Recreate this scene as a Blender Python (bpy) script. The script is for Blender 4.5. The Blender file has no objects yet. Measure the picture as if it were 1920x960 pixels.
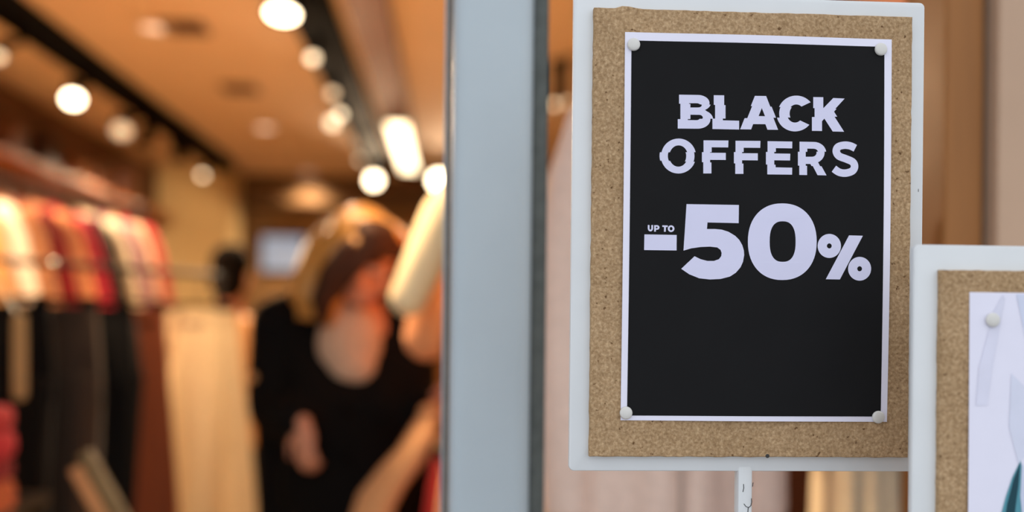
import bpy, bmesh, math, random
from mathutils import Vector, Matrix, Quaternion
from mathutils.geometry import tessellate_polygon
R = math.radians; PI = math.pi
sc = bpy.context.scene
COL = sc.collection

# ------------------------------------------------------------------ camera, world, exposure
F, CX, CY = 1867.0, 960.0, 620.0            # focal length and principal point, in 1920x960 pixels
YAW, ROLL, CAM_Z = R(3.4), R(0.6), 1.2
CAM = Vector((0, 0, CAM_Z))
_f = Vector((math.sin(YAW), math.cos(YAW), 0)); _r0 = Vector((math.cos(YAW), -math.sin(YAW), 0)); _u0 = Vector((0, 0, 1))
_r = _r0*math.cos(ROLL) + _u0*math.sin(ROLL); _u = _u0*math.cos(ROLL) - _r0*math.sin(ROLL)
cam = bpy.data.cameras.new('camera'); camo = bpy.data.objects.new('camera', cam); COL.objects.link(camo)
camo.matrix_world = Matrix(((_r.x, _u.x, -_f.x, CAM.x), (_r.y, _u.y, -_f.y, CAM.y), (_r.z, _u.z, -_f.z, CAM.z), (0, 0, 0, 1)))
cam.sensor_fit = 'HORIZONTAL'; cam.sensor_width = 36; cam.lens = F/1920*36
cam.shift_y = (CY - 480)/1920
cam.clip_start = .02; cam.clip_end = 100
cam.dof.use_dof = True; cam.dof.focus_distance = .768; cam.dof.aperture_fstop = 1.8
sc.camera = camo

w = bpy.data.worlds.new('sky'); sc.world = w; w.use_nodes = True
w.node_tree.nodes['Background'].inputs[0].default_value = (.90, .94, 1.0, 1)
w.node_tree.nodes['Background'].inputs[1].default_value = 1.28
vs = sc.view_settings
vs.view_transform = 'Standard'; vs.look = 'None'; vs.gamma = 1; vs.use_curve_mapping = False; vs.exposure = 0.0
WARM = (1.0, .71, .44)
SPOT_W = 250

def ray(px, py): return _f + _r*((px-CX)/F) - _u*((py-CY)/F)
def PY(px, py, y):                        # point seen at a pixel, on the plane y = const
    d = ray(px, py); return CAM + d*(y/d.y)
def PZ(px, py, z):
    d = ray(px, py); return CAM + d*((z-CAM_Z)/d.z)

# ------------------------------------------------------------------ materials
MATS = {}
def lin(c): return tuple((v/255/12.92 if v <= 10 else ((v/255+.055)/1.055)**2.4) for v in c)
def mat(name, rgb, rough=.6, var=.08, scale=30, bump=0, metal=0, spec=.4, emit=None, stretch=(1, 1, 1), sheen=0):
    if name in MATS: return MATS[name]
    m = bpy.data.materials.new(name); m.use_nodes = True; nt = m.node_tree; b = nt.nodes['Principled BSDF']
    c = lin(rgb)
    b.inputs['Roughness'].default_value = rough; b.inputs['Metallic'].default_value = metal
    b.inputs['Specular IOR Level'].default_value = spec
    if sheen: b.inputs['Sheen Weight'].default_value = sheen
    tc = nt.nodes.new('ShaderNodeTexCoord'); mp = nt.nodes.new('ShaderNodeMapping'); mp.inputs['Scale'].default_value = stretch
    nz = nt.nodes.new('ShaderNodeTexNoise'); nz.inputs['Scale'].default_value = scale; nz.inputs['Detail'].default_value = 4
    rp = nt.nodes.new('ShaderNodeValToRGB')
    rp.color_ramp.elements[0].position = .3; rp.color_ramp.elements[1].position = .7
    rp.color_ramp.elements[0].color = tuple(v*(1-var) for v in c)+(1,); rp.color_ramp.elements[1].color = tuple(min(1, v*(1+var)) for v in c)+(1,)
    L = nt.links.new
    L(tc.outputs['Object'], mp.inputs['Vector']); L(mp.outputs[0], nz.inputs['Vector']); L(nz.outputs[0], rp.inputs[0]); L(rp.outputs[0], b.inputs['Base Color'])
    if bump:
        bp = nt.nodes.new('ShaderNodeBump'); bp.inputs['Strength'].default_value = bump; bp.inputs['Distance'].default_value = .002
        L(nz.outputs[0], bp.inputs['Height']); L(bp.outputs[0], b.inputs['Normal'])
    if emit:
        b.inputs['Emission Color'].default_value = tuple(emit[0])+(1,); b.inputs['Emission Strength'].default_value = emit[1]
    MATS[name] = m; return m

def cork_mat():
    m = bpy.data.materials.new('cork'); m.use_nodes = True; nt = m.node_tree; b = nt.nodes['Principled BSDF']; L = nt.links.new
    b.inputs['Roughness'].default_value = .85; b.inputs['Specular IOR Level'].default_value = .2
    tc = nt.nodes.new('ShaderNodeTexCoord')
    v = nt.nodes.new('ShaderNodeTexVoronoi'); v.inputs['Scale'].default_value = 520; v.inputs['Randomness'].default_value = 1
    n = nt.nodes.new('ShaderNodeTexNoise'); n.inputs['Scale'].default_value = 420; n.inputs['Detail'].default_value = 6; n.inputs['Roughness'].default_value = .7
    n2 = nt.nodes.new('ShaderNodeTexNoise'); n2.inputs['Scale'].default_value = 22; n2.inputs['Detail'].default_value = 3
    n3 = nt.nodes.new('ShaderNodeTexNoise'); n3.inputs['Scale'].default_value = 210; n3.inputs['Detail'].default_value = 2
    for q in (v, n, n2, n3): L(tc.outputs['Object'], q.inputs['Vector'])
    r1 = nt.nodes.new('ShaderNodeValToRGB'); e = r1.color_ramp.elements
    e[0].position = .33; e[0].color = lin((148, 119, 86))+(1,); e[1].position = .70; e[1].color = lin((204, 176, 140))+(1,)
    q = e.new(.5); q.color = lin((175, 145, 110))+(1,)
    L(n.outputs[0], r1.inputs[0])
    sepc = nt.nodes.new('ShaderNodeSeparateColor'); L(v.outputs['Color'], sepc.inputs[0])
    r2 = nt.nodes.new('ShaderNodeValToRGB'); e = r2.color_ramp.elements
    e[0].position = 0; e[0].color = (.88, .87, .85, 1); e[1].position = 1; e[1].color = (1.08, 1.08, 1.07, 1); L(sepc.outputs[0], r2.inputs[0])
    mx = nt.nodes.new('ShaderNodeMix'); mx.data_type = 'RGBA'; mx.blend_type = 'MULTIPLY'; mx.inputs[0].default_value = 1
    L(r1.outputs[0], mx.inputs[6]); L(r2.outputs[0], mx.inputs[7])
    r3 = nt.nodes.new('ShaderNodeValToRGB'); e = r3.color_ramp.elements
    e[0].position = .3; e[0].color = (.9, .88, .84, 1); e[1].position = .7; e[1].color = (1.05, 1.05, 1.05, 1); L(n2.outputs[0], r3.inputs[0])
    mx2 = nt.nodes.new('ShaderNodeMix'); mx2.data_type = 'RGBA'; mx2.blend_type = 'MULTIPLY'; mx2.inputs[0].default_value = 1
    L(mx.outputs[2], mx2.inputs[6]); L(r3.outputs[0], mx2.inputs[7])
    r4 = nt.nodes.new('ShaderNodeValToRGB'); e = r4.color_ramp.elements      # dark flecks of bark
    e[0].position = .28; e[0].color = (.42, .34, .28, 1); e[1].position = .325; e[1].color = (1, 1, 1, 1); L(n3.outputs[0], r4.inputs[0])
    mx3 = nt.nodes.new('ShaderNodeMix'); mx3.data_type = 'RGBA'; mx3.blend_type = 'MULTIPLY'; mx3.inputs[0].default_value = 1
    L(mx2.outputs[2], mx3.inputs[6]); L(r4.outputs[0], mx3.inputs[7]); L(mx3.outputs[2], b.inputs['Base Color'])
    bp = nt.nodes.new('ShaderNodeBump'); bp.inputs['Strength'].default_value = .5; bp.inputs['Distance'].default_value = .0012
    L(n.outputs[0], bp.inputs['Height']); L(bp.outputs[0], b.inputs['Normal'])
    MATS['cork'] = m; return m

# ------------------------------------------------------------------ mesh helpers
class MB:
    def __init__(s): s.v = []; s.f = []
    def add(s, vs, fs):
        k = len(s.v); s.v += [Vector(p) for p in vs]; s.f += [tuple(i+k for i in q) for q in fs]; return s
    def box(s, lo, hi, bev=0, M=None, seg=2):
        bm = bmesh.new(); bmesh.ops.create_cube(bm, size=1)
        lo, hi = Vector(lo), Vector(hi)
        for v in bm.verts: v.co = Vector([(lo[i]+hi[i])/2 + v.co[i]*(hi[i]-lo[i]) for i in range(3)])
        if bev: bmesh.ops.bevel(bm, geom=bm.edges[:], offset=bev, segments=seg, affect='EDGES', profile=.5)
        bm.verts.index_update(); vs = [(M @ v.co) if M else v.co.copy() for v in bm.verts]; fs = [[v.index for v in q.verts] for q in bm.faces]
        bm.free(); return s.add(vs, fs)
    def rings(s, rings, cap=True, closed=True):
        n = len(rings[0]); k = len(s.v)
        for r in rings: s.v += [Vector(p) for p in r]
        for i in range(len(rings)-1):
            for j in range(n if closed else n-1):
                a = k+i*n+j; b = k+i*n+(j+1) % n
                s.f.append((a, b, b+n, a+n))
        if cap:
            s.f.append(tuple(k+j for j in reversed(range(n)))); s.f.append(tuple(k+(len(rings)-1)*n+j for j in range(n)))
        return s
    def tube(s, pts, rad, n=10, flat=None, rcap=True):
        pts = [Vector(p) for p in pts]; rs = rad if isinstance(rad, (list, tuple)) else [rad]*len(pts)
        if rcap:                                  # rounded ends
            d0 = (pts[0]-pts[1]).normalized(); d1 = (pts[-1]-pts[-2]).normalized()
            pts = [pts[0]+d0*rs[0]*.75, pts[0]+d0*rs[0]*.45]+pts+[pts[-1]+d1*rs[-1]*.45, pts[-1]+d1*rs[-1]*.75]
            rs = [rs[0]*.3, rs[0]*.8]+list(rs)+[rs[-1]*.8, rs[-1]*.3]
        out = []; up = None
        for i, p in enumerate(pts):
            t = (pts[min(i+1, len(pts)-1)]-pts[max(i-1, 0)]).normalized()
            if up is None: up = Vector((0, 0, 1)) if abs(t.z) < .9 else Vector((0, 1, 0))
            x = t.cross(up).normalized(); y = x.cross(t).normalized(); up = y
            fx = flat[0] if flat else 1; fy = flat[1] if flat else 1
            out.append([p+(x*math.cos(2*PI*j/n)*fx+y*math.sin(2*PI*j/n)*fy)*rs[i] for j in range(n)])
        return s.rings(out)
    def ell(s, c, r, rot=None, nu=16, nv=10):
        c = Vector(c); rs = []
        for i in range(1, nv):
            a = PI*i/nv
            rs.append([Vector((r[0]*math.sin(a)*math.cos(2*PI*j/nu), r[1]*math.sin(a)*math.sin(2*PI*j/nu), -r[2]*math.cos(a))) for j in range(nu)])
        rs = [[c+((rot @ p) if rot else p) for p in q] for q in rs]
        return s.rings(rs)
    def lathe(s, prof, n=20, M=None):
        rs = [[Vector((r*math.cos(2*PI*j/n), r*math.sin(2*PI*j/n), z)) for j in range(n)] for r, z in prof]
        if M: rs = [[M @ p for p in q] for q in rs]
        return s.rings(rs)
    def build(s, name, m, parent=None, off=None, smooth=True, angle=40):
        me = bpy.data.meshes.new(name); off = Vector(off) if off is not None else Vector()
        me.from_pydata([tuple(p-off) for p in s.v], [], s.f); me.update()
        bm = bmesh.new(); bm.from_mesh(me); bmesh.ops.recalc_face_normals(bm, faces=bm.faces)
        if smooth:
            for q in bm.faces: q.smooth = True
            for e in bm.edges:
                if len(e.link_faces) == 2 and e.calc_face_angle(0) > R(angle): e.smooth = False
        bm.to_mesh(me); bm.free()
        o = bpy.data.objects.new(name, me); COL.objects.link(o); me.materials.append(m)
        if parent: o.parent = parent
        return o
def tag(o, label=None, cat=None, group=None, kind=None):
    if label: o['label'] = label
    if cat: o['category'] = cat
    if group: o['group'] = group
    if kind: o['kind'] = kind
    return o
def thing(name, label, cat, loc=(0, 0, 0), rz=0, group=None):
    o = bpy.data.objects.new(name, None); COL.objects.link(o); o.location = loc; o.rotation_euler = (0, 0, rz); o.empty_display_size = .05
    return tag(o, label, cat, group)
def blob(name, mb, m, parent, off, voxel=.01, smooth=6):
    o = mb.build(name, m, parent, off)
    md = o.modifiers.new('union', 'REMESH'); md.mode = 'VOXEL'; md.voxel_size = voxel; md.use_smooth_shade = True
    sm = o.modifiers.new('smooth', 'SMOOTH'); sm.factor = .5; sm.iterations = smooth
    return o
def struct(name, mb, m, smooth=False): return tag(mb.build(name, m, None, smooth=smooth), kind='structure')
def aim(d): return Vector(d).normalized().to_track_quat('Z', 'Y').to_matrix()      # turns +Z to d

# ------------------------------------------------------------------ common materials
M_ceil = mat('warm_plaster', (218, 186, 150), .8, .03, 3)
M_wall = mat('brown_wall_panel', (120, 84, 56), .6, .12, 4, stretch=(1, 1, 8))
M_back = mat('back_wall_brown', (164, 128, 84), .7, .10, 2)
M_fascia = mat('dark_fascia', (102, 76, 46), .6, .1, 5)
M_floor = mat('pale_floor_boards', (204, 182, 150), .45, .12, 6, stretch=(1, .15, 1))
M_pave = mat('grey_pavement', (158, 158, 160), .85, .12, 40, bump=.2)
M_front = mat('facade_paint', (150, 152, 155), .7, .05, 8)
M_black = mat('black_metal', (12, 11, 10), .85, .1, 50, spec=.04)
M_alu = mat('powder_coated_aluminium', (178, 190, 196), .42, .02, 14, spec=.5)
M_post_shade = mat('post_side_shade', (92, 96, 93), .8, .15, 60, spec=.1)  # dark tone for the shade on the right side of the post
M_seal2 = mat('grey_brush_seal', (112, 104, 96), .8, .15, 60, spec=.1)
M_white = mat('white_board_paint', (218, 221, 222), .4, .015, 40, spec=.4)
M_paper = mat('white_paper', (232, 231, 246), .6, .01, 60, spec=.25)
M_ink = mat('black_ink', (29, 29, 30), .65, .05, 20, spec=.06)
M_print = mat('pale_lettering', (214, 214, 238), .5, .01, 60, spec=.25)
M_pin = mat('ivory_pin_plastic', (214, 212, 206), .3, .02, 40, spec=.5)
M_cork = cork_mat()
M_chrome = mat('brushed_steel', (150, 145, 138), .3, .08, 60, metal=1)
M_wood = mat('honey_wood', (150, 96, 42), .5, .07, 12, stretch=(6, 6, .5))
M_hanger = mat('hanger_wood', (120, 84, 52), .5, .1, 30)

# ------------------------------------------------------------------ the room
CEIL = CAM_Z+1.8; XL, XR, YB = -3.35, 3.2, 12.3
struct('floor', MB().box((XL-.2, 1.15, -.1), (XR+.2, YB+.2, 0)), M_floor)
struct('pavement', MB().box((-9, -9, -.12), (9, 1.15, 0)), M_pave)
struct('ceiling', MB().box((XL-.2, 1.3, CEIL), (XR+.2, YB+.2, CEIL+.12)), M_ceil)
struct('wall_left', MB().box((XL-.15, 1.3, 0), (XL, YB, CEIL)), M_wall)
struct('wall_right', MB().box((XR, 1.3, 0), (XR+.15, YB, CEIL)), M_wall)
struct('wall_back', MB().box((XL-.15, YB, 0), (XR+.15, YB+.15, CEIL)), M_back)
struct('trim_1', MB().box((-2.55, YB-.5, CEIL-.34), (XR, YB, CEIL)), M_fascia)          # dropped fascia at the back
struct('wall_front', MB().box((-3.55, 1.15, 0), (-1.05, 1.3, CEIL+.12)).box((-1.05, 1.15, 2.62), (XR+.2, 1.3, CEIL+.12)).box((2.4, 1.15, 0), (XR+.2, 1.3, 2.62)), M_front)  # lintel is out of view, added to hold daylight back from the interior
a, b = PY(292, 450, 11.2), PY(432, 450, 11.2)
struct('pillar', MB().box((a.x, 11.2, 0), (b.x, 11.75, CEIL), .01), mat('cream_plaster', (206, 180, 128), .8, .03, 4))
bx = -.27*1.8
struct('trim_2', MB().box((bx-.12, 1.3, CEIL-.05), (bx+.12, YB-.5, CEIL), .004), mat('ceiling_strip', (124, 80, 50), .7, .05, 6))

# the door post: rounded aluminium profile with a left seal; right strip coloured as its shaded side
YP = 1.05
pl, pr = PY(845, 480, YP).x, PY(1018, 480, YP).x
post = thing('door_post', 'tall blue-grey aluminium door post left of the cork signs', 'door post', ((pl+pr)/2, YP+.045, 0))
hw = (pr-pl)/2
post_o = MB().box((-hw, -.045, 0), (hw-.011, .05, 2.62), .018, seg=6).build('profile', M_alu, post)
MB().box((hw-.015, -.030, 0), (hw+.006, .05, 2.62), .008, seg=4).build('seal_shade_strip', M_post_shade, post)
MB().box((-hw-.006, -.012, 0), (-hw+.004, .05, 2.62), .003).build('seal_shade_strip', M_seal2, post)
MB().box((-hw-.009, .03, 0), (-hw-.005, .05, 2.62), .001).build('edge_strip', M_alu, post)

# shop window: wood pillar, beige panel, brown backing, added dark behind the coats for the shaded gap
YW = 1.26
x0, x1, x2 = PY(1772, 240, YW).x, PY(1845, 240, YW).x, PY(1856, 240, YW).x
struct('pillar_window', MB().box((x0, YW, 0), (x1, YW+.12, 2.62), .004), M_wood)
struct('trim_3', MB().box((x1, YW+.01, 0), (x2, YW+.05, 2.62), .002), mat('grey_window_edge', (112, 100, 88), .5, .05, 20))
struct('wall_window', MB().box((x2, YW-.02, 0), (2.4, YW+.1, 2.62), .003), mat('beige_panel', (192, 160, 134), .7, .05, 5))
x3, x4 = PY(1120, 240, 2.3).x, PY(1800, 240, 2.3).x
struct('wall_display', MB().box((x3, 2.3, 0), (x4, 2.36, 2.5), .003), mat('dark_gap_board', (82, 40, 16), .6, .1, 5, stretch=(4, 4, .5)))
struct('window_sill', MB().box((pr+.03, 1.3, 0), (2.4, 2.3, .3), .01), mat('sill_wood', (110, 80, 56), .6, .1, 10))

# ------------------------------------------------------------------ sign boards
Y1 = .757
def fit_rect(q, y):
    p = [PY(x, z, y) for x, z in q]
    return ((p[0].x+p[3].x)/2, (p[1].x+p[2].x)/2, (p[2].z+p[3].z)/2, (p[0].z+p[1].z)/2)
def rough_panel(x0, x1, z0, z1, yf, yb, rnd, amp=.00025, notch=None):
    # a panel whose sawn edge wanders a little
    out = []
    def side(p, q, n, nx, nz):
        for i in range(n):
            t = i/n; d = rnd.uniform(-amp, amp) if i else 0
            out.append((p[0]+(q[0]-p[0])*t+nx*d, p[1]+(q[1]-p[1])*t+nz*d))
    side((x0, z0), (x1, z0), 46, 0, -1); side((x1, z0), (x1, z1), 60, 1, 0); side((x1, z1), (x0, z1), 46, 0, 1); side((x0, z1), (x0, z0), 60, -1, 0)
    if notch:                                     # a chip of cork standing up from the top edge
        out = [(x, z+(.0018*math.exp(-((x-notch)/.007)**4) if z > z1-.003 else 0)) for x, z in out]
    cx, cz = (x0+x1)/2, (z0+z1)/2; ins = lambda x, z, d: (x-math.copysign(min(d, abs(x-cx)), x-cx), z-math.copysign(min(d, abs(z-cz)), z-cz))
    e = .0006
    f0 = [Vector((*ins(x, z, e)[:1], yf, ins(x, z, e)[1])) for x, z in out]
    f1 = [Vector((x, yf+e, z)) for x, z in out]; f2 = [Vector((x, yb, z)) for x, z in out]
    return MB().rings([f0, f1, f2])
def board(name, label, rect, cork, y, px_stake, seed):
    x0, x1, z0, z1 = rect; cx = PY(px_stake, 900, y).x
    t = thing(name, label, 'sign', (cx, y+.012, 0))
    o = t.location.copy()
    # white backing panel with rounded corners
    bm = bmesh.new(); bmesh.ops.create_cube(bm, size=1)
    for v in bm.verts: v.co = Vector(((x0+x1)/2+v.co.x*(x1-x0), y+.007+v.co.y*.006, (z0+z1)/2+v.co.z*(z1-z0)))
    ed = [e for e in bm.edges if abs((e.verts[0].co-e.verts[1].co).normalized().y) > .9]
    bmesh.ops.bevel(bm, geom=ed, offset=.0042, segments=6, affect='EDGES', profile=.5)
    ed = [e for e in bm.edges if abs((e.verts[0].co-e.verts[1].co).normalized().y) < .5]
    bmesh.ops.bevel(bm, geom=ed, offset=.0012, segments=2, affect='EDGES', profile=.5)
    bm.verts.index_update(); m = MB().add([v.co.copy() for v in bm.verts], [[v.index for v in f.verts] for f in bm.faces]); bm.free()
    m.build('backing_panel', M_white, t, o)
    rnd = random.Random(seed)
    rough_panel(*cork, y-.0018, y+.0042, rnd, notch=(PY(1176, 14, y).x if seed == 1 else None)).build('cork_panel', M_cork, t, o)
    # stake with chipped paint, foot on the pavement
    sw = .0058
    MB().box((cx-sw, y+.003, .02), (cx+sw, y+.0155, z0+.004), .0022).build('stake', M_white, t, o)
    MB().box((cx-.11, y-.10, 0), (cx+.11, y+.12, .03), .006).build('foot', M_white, t, o)
    return t
cork1 = fit_rect([(1112.5, 16), (1710, 32), (1700, 858), (1105.5, 855)], Y1)
out1 = fit_rect([(1074.5, -16), (1740, -1), (1729, 886), (1070, 884)], Y1)
B1 = board('sign_board', 'cork board on white backing holding the black half-price poster, on a white stake', out1, cork1, Y1, 1400, 1)
# paint chips on the stake, nail hole in the backing
chipm = mat('bare_dark_wood', (58, 58, 58), .8, .1, 80)
ys = Y1+.0029
for pts in ([(1394, 908), (1394.5, 915), (1393, 922)], [(1395, 945), (1399, 950), (1404, 951.5), (1408, 948), (1409.5, 941), (1409, 935)], [(1403, 951), (1402, 962)], [(1412, 905), (1411, 912)]):
    MB().tube([PY(x, z, ys) for x, z in pts], .0003, 6).build('paint_chip', chipm, B1, B1.location)
q = PY(1439, 855, Y1-.0019); MB().ell(q, (.0016, .0004, .0016)).build('nail_hole', chipm, B1, B1.location)
q = PY(1722, 357, Y1+.004); MB().ell(q, (.0004, .0003, .0014)).build('paint_chip', mat('scuff', (150, 150, 150), .8), B1, B1.location)

Y2 = .668
tl = PY(1719, 457, Y2); k = 1.0
W1, H1 = out1[1]-out1[0], out1[3]-out1[2]
out2 = (tl.x, tl.x+W1*k, tl.z-H1*k, tl.z)
c0 = PY(1763, 506, Y2); cork2 = (c0.x, out2[1]-(c0.x-out2[0]), out2[2]+.012, c0.z)
px2 = 1719+ (W1/2)*F/Y2
B2 = board('sign_board', 'nearer cork board cut off at the lower right corner of the view', out2, cork2, Y2, px2, 2)

# ------------------------------------------------------------------ posters
class Sheet:
    """paper held by pins: flat at the corners, bowing a little between them"""
    def __init__(s, quad, y, bow):
        p = [PY(a, b, y) for a, b in quad]; s.y = y; s.bow = bow
        s.x0, s.x1 = min(v.x for v in p), max(v.x for v in p); s.z0, s.z1 = min(v.z for v in p), max(v.z for v in p)
        s.p = p
    def d(s, x, z):
        u = min(1, max(0, (x-s.x0)/(s.x1-s.x0))); v = min(1, max(0, (z-s.z0)/(s.z1-s.z0)))
        return s.bow*(.55*math.sin(PI*v)*(.7+.3*math.cos(2*PI*u)) + .6*math.sin(PI*u)**2*(1-v)**3 + .45*math.sin(PI*u)**2*v**6)
    def put(s, x, z, lift): return Vector((x, s.y-s.d(x, z)-lift, z))
    def grid(s, quad, lift, n=24, mm=32, thick=0):
        """bilinear patch over four world corners TL TR BR BL"""
        g = []
        for i in range(mm+1):
            t = i/mm; a = quad[0].lerp(quad[3], t); b = quad[1].lerp(quad[2], t)
            g.append([s.put(a.x+(b.x-a.x)*j/n, a.z+(b.z-a.z)*j/n, lift) for j in range(n+1)])
        m = MB(); m.rings(g, cap=False, closed=False)
        if thick:
            g2 = [[p+Vector((0, thick, 0)) for p in r] for r in g]; m.rings(g2, cap=False, closed=False)
            rim = lambda G: G[0]+[r[-1] for r in G[1:]]+G[-1][-2::-1]+[r[0] for r in G[-2:0:-1]]
            m.rings([rim(g), rim(g2)], cap=False)
        return m
quad1 = [(1172, 60), (1672, 74), (1663, 791), (1163.5, 788)]
S1 = Sheet(quad1, Y1-.0022, .0034)
P1 = thing('poster', 'black sale poster with white border and pale lettering pinned to cork', 'poster', (S1.p[3]+S1.p[2])/2)
S1.grid(S1.p, 0, thick=.00018).build('paper_sheet', M_paper, P1, P1.location)
inkq = [PY(x, z, S1.y) for x, z in [(1184, 76), (1658, 88), (1651, 781), (1175.5, 779)]]
S1.grid(inkq, .00018).build('black_print', M_ink, P1, P1.location)

def arc(cx, cy, rx, ry, a0, a1, n=14): return [(cx+rx*math.cos(R(a0+(a1-a0)*i/n)), cy+ry*math.sin(R(a0+(a1-a0)*i/n))) for i in range(n+1)]
def sup(cx, cy, rx, ry, e, n=44):
    o = []
    for i in range(n):
        c, s_ = math.cos(2*PI*i/n), math.sin(2*PI*i/n)
        o.append((cx+rx*math.copysign(abs(c)**(2/e), c), cy+ry*math.copysign(abs(s_)**(2/e), s_)))
    return o
def stroke(pts, wd, sub=8):
    P = [Vector(p) for p in pts]; c = []
    for i in range(len(P)-1):
        p0, p1, p2, p3 = P[max(i-1, 0)], P[i], P[i+1], P[min(i+2, len(P)-1)]
        for j in range(sub):
            t = j/sub; c.append(.5*((2*p1)+(p2-p0)*t+(2*p0-5*p1+4*p2-p3)*t*t+(3*p1-p0-3*p2+p3)*t**3))
    c.append(P[-1]); l, r = [], []
    for i, p in enumerate(c):
        t = (c[min(i+1, len(c)-1)]-c[max(i-1, 0)]).normalized(); n = Vector((-t.y, t.x))
        l.append(tuple(p+n*wd/2)); r.append(tuple(p-n*wd/2))
    return l+r[::-1]
def clip(poly, fn):          # keep where fn(p) >= 0
    o = []
    for i in range(len(poly)):
        a, b = poly[i], poly[(i+1) % len(poly)]; fa, fb = fn(a), fn(b)
        if fa >= 0: o.append(a)
        if (fa >= 0) != (fb >= 0):
            t = fa/(fa-fb); o.append((a[0]+(b[0]-a[0])*t, a[1]+(b[1]-a[1])*t))
    return o
def letter(polys, org, bands=None, name='letter'):
    """polys: outline then holes, in 4x pixels from org; bands: (upper line, lower line, shift)"""
    vv = [[Vector((x, y, 0)) for x, y in p] for p in polys]; flat = [p for q in polys for p in q]
    tris = [[flat[i] for i in t] for t in tessellate_polygon(vv)]
    m = MB()
    for up, lo, dx in (bands or [(lambda x: -1e9, lambda x: 1e9, 0)]):
        for t in tris:
            c = clip(t, lambda p: p[1]-up(p[0]))
            if len(c) > 2: c = clip(c, lambda p: lo(p[0])-p[1])
            if len(c) < 3: continue
            pp = [PY(org[0]+(x+dx)/4, org[1]+y/4, S1.y) for x, y in c]
            m.add([S1.put(p.x, p.z, .00034) for p in pp], [tuple(range(len(pp)))])
    me_o = m.build(name, M_print, P1, P1.location, smooth=False)
    bm = bmesh.new(); bm.from_mesh(me_o.data); bmesh.ops.remove_doubles(bm, verts=bm.verts, dist=1e-6)
    for fc in bm.faces:
        if fc.normal.y > 0: fc.normal_flip()
    bm.to_mesh(me_o.data); bm.free()
    return me_o
O1, O2 = (1180, 150), (1180, 360)
big = 1e9
u1 = lambda x: 180+(x-370)*.033; l1 = lambda x: 297-(x-370)*.016
bk = [(lambda x: -big, u1, -10), (u1, l1, 0), (l1, lambda x: big, -20)]
letter([[(380, 113), (515, 115)]+arc(520, 175, 88, 60, -90, 60)+arc(530, 298, 95, 70, -60, 90)+[(380, 367)],
        [(455, 177), (510, 177)]+arc(510, 193, 30, 16, -90, 90)+[(455, 209)], [(455, 263), (520, 264)]+arc(520, 284, 28, 20, -90, 90)+[(455, 303)]], O1, bk)
letter([[(640, 117), (718, 118), (718, 305), (840, 308), (840, 374), (640, 370)]], O1, bk)
letter([[(948, 122), (1032, 123), (1132, 376), (1052, 375), (1037, 334), (945, 333), (930, 373), (848, 372)], [(990, 213), (1014, 274), (966, 273)]], O1, bk)
letter([arc(1258, 254, 138, 134, -39, -321, 40)+arc(1258, 254, 60, 68, -310, -50, 26)], O1, bk)
letter([[(1385, 131), (1460, 132), (1460, 215), (1535, 138), (1620, 142), (1530, 240), (1625, 391), (1540, 389), (1478, 292), (1460, 312), (1460, 385), (1385, 384)]], O1, bk)
u2 = lambda x: 545-(x-220)*.004; l2 = lambda x: 607+(x-220)*.035
bo = [(lambda x: -big, u2, 0), (u2, l2, -12), (l2, lambda x: big, -2)]
letter([sup(366, 573, 131, 131, 2), sup(366, 573, 69, 80, 2)], O1, bo)
f1 = [(553, 455), (740, 456), (738, 508), (614, 507), (614, 548), (732, 549), (732, 602), (614, 601), (614, 703), (553, 703)]
letter([f1], O1, bo); letter([[(x+240, y+3) for x, y in f1]], O1, bo)
letter([[(1033, 461), (1218, 464), (1217, 515), (1095, 513), (1095, 553), (1215, 555), (1213, 606), (1095, 604), (1095, 657), (1219, 660), (1218, 712), (1033, 710)]], O1, bo)
letter([[(1272, 465), (1375, 467)]+arc(1378, 548, 93, 81, -90, 62)+[(1475, 718), (1408, 716), (1365, 632), (1330, 632), (1330, 715), (1272, 714)],
        [(1330, 517), (1375, 518)]+arc(1378, 548, 33, 30, -90, 90)+[(1330, 578)]], O1, bo)
letter([stroke([(1688, 515), (1650, 497), (1605, 492), (1560, 505), (1546, 538), (1566, 573), (1620, 595), (1668, 618), (1682, 652), (1665, 685), (1615, 701), (1567, 694), (1528, 668)], 56)], O1)
# small UP TO
letter([stroke([(141, 250), (141, 276), (145, 287), (154, 291), (163, 287), (167, 276), (167, 250)], 13, 4)], O2)
letter([[(182, 251), (203, 251)]+arc(203, 268, 19, 17, -90, 90)+[(195, 285), (195, 299), (182, 299)], [(195, 262), (202, 262)]+arc(202, 268, 6, 6, -90, 90, 6)+[(195, 274)]], O2)
letter([[(243, 252), (284, 253), (284, 265), (270, 265), (269, 300), (256, 300), (256, 264), (243, 264)]], O2)
letter([sup(309, 277, 25, 25, 2, 28), sup(309, 277, 11, 13, 2, 20)], O2)
letter([[(109, 320), (351, 324), (350, 440), (107, 437)]], O2, name='minus_sign')
letter([[(425, 93), (818, 99), (816, 235), (582, 230), (578, 279), (640, 279), (690, 284), (740, 300), (790, 330), (820, 360), (843, 400), (855, 440), (857, 475), (848, 525), (830, 565), (795, 606), (750, 635), (680, 653), (600, 657), (520, 648), (445, 618), (385, 577), (485, 483), (530, 505), (580, 518), (630, 518), (668, 505), (685, 482), (688, 458), (680, 435), (655, 417), (600, 411), (530, 414), (460, 424), (402, 441)]], O2, name='numeral')
letter([sup(1142, 374, 257, 287, 2.2, 60), sup(1145, 373, 97, 152, 2.5, 44)], O2, name='numeral')
letter([sup(1493, 406, 87, 90, 2), sup(1493, 406, 18, 19, 2, 20)], O2, name='percent_ring')
letter([[(1640, 327), (1743, 330), (1572, 657), (1467, 655)]], O2, name='percent_bar')
letter([sup(1719, 577, 86, 89, 2), sup(1719, 577, 18, 19, 2, 20)], O2, name='percent_ring')

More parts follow.
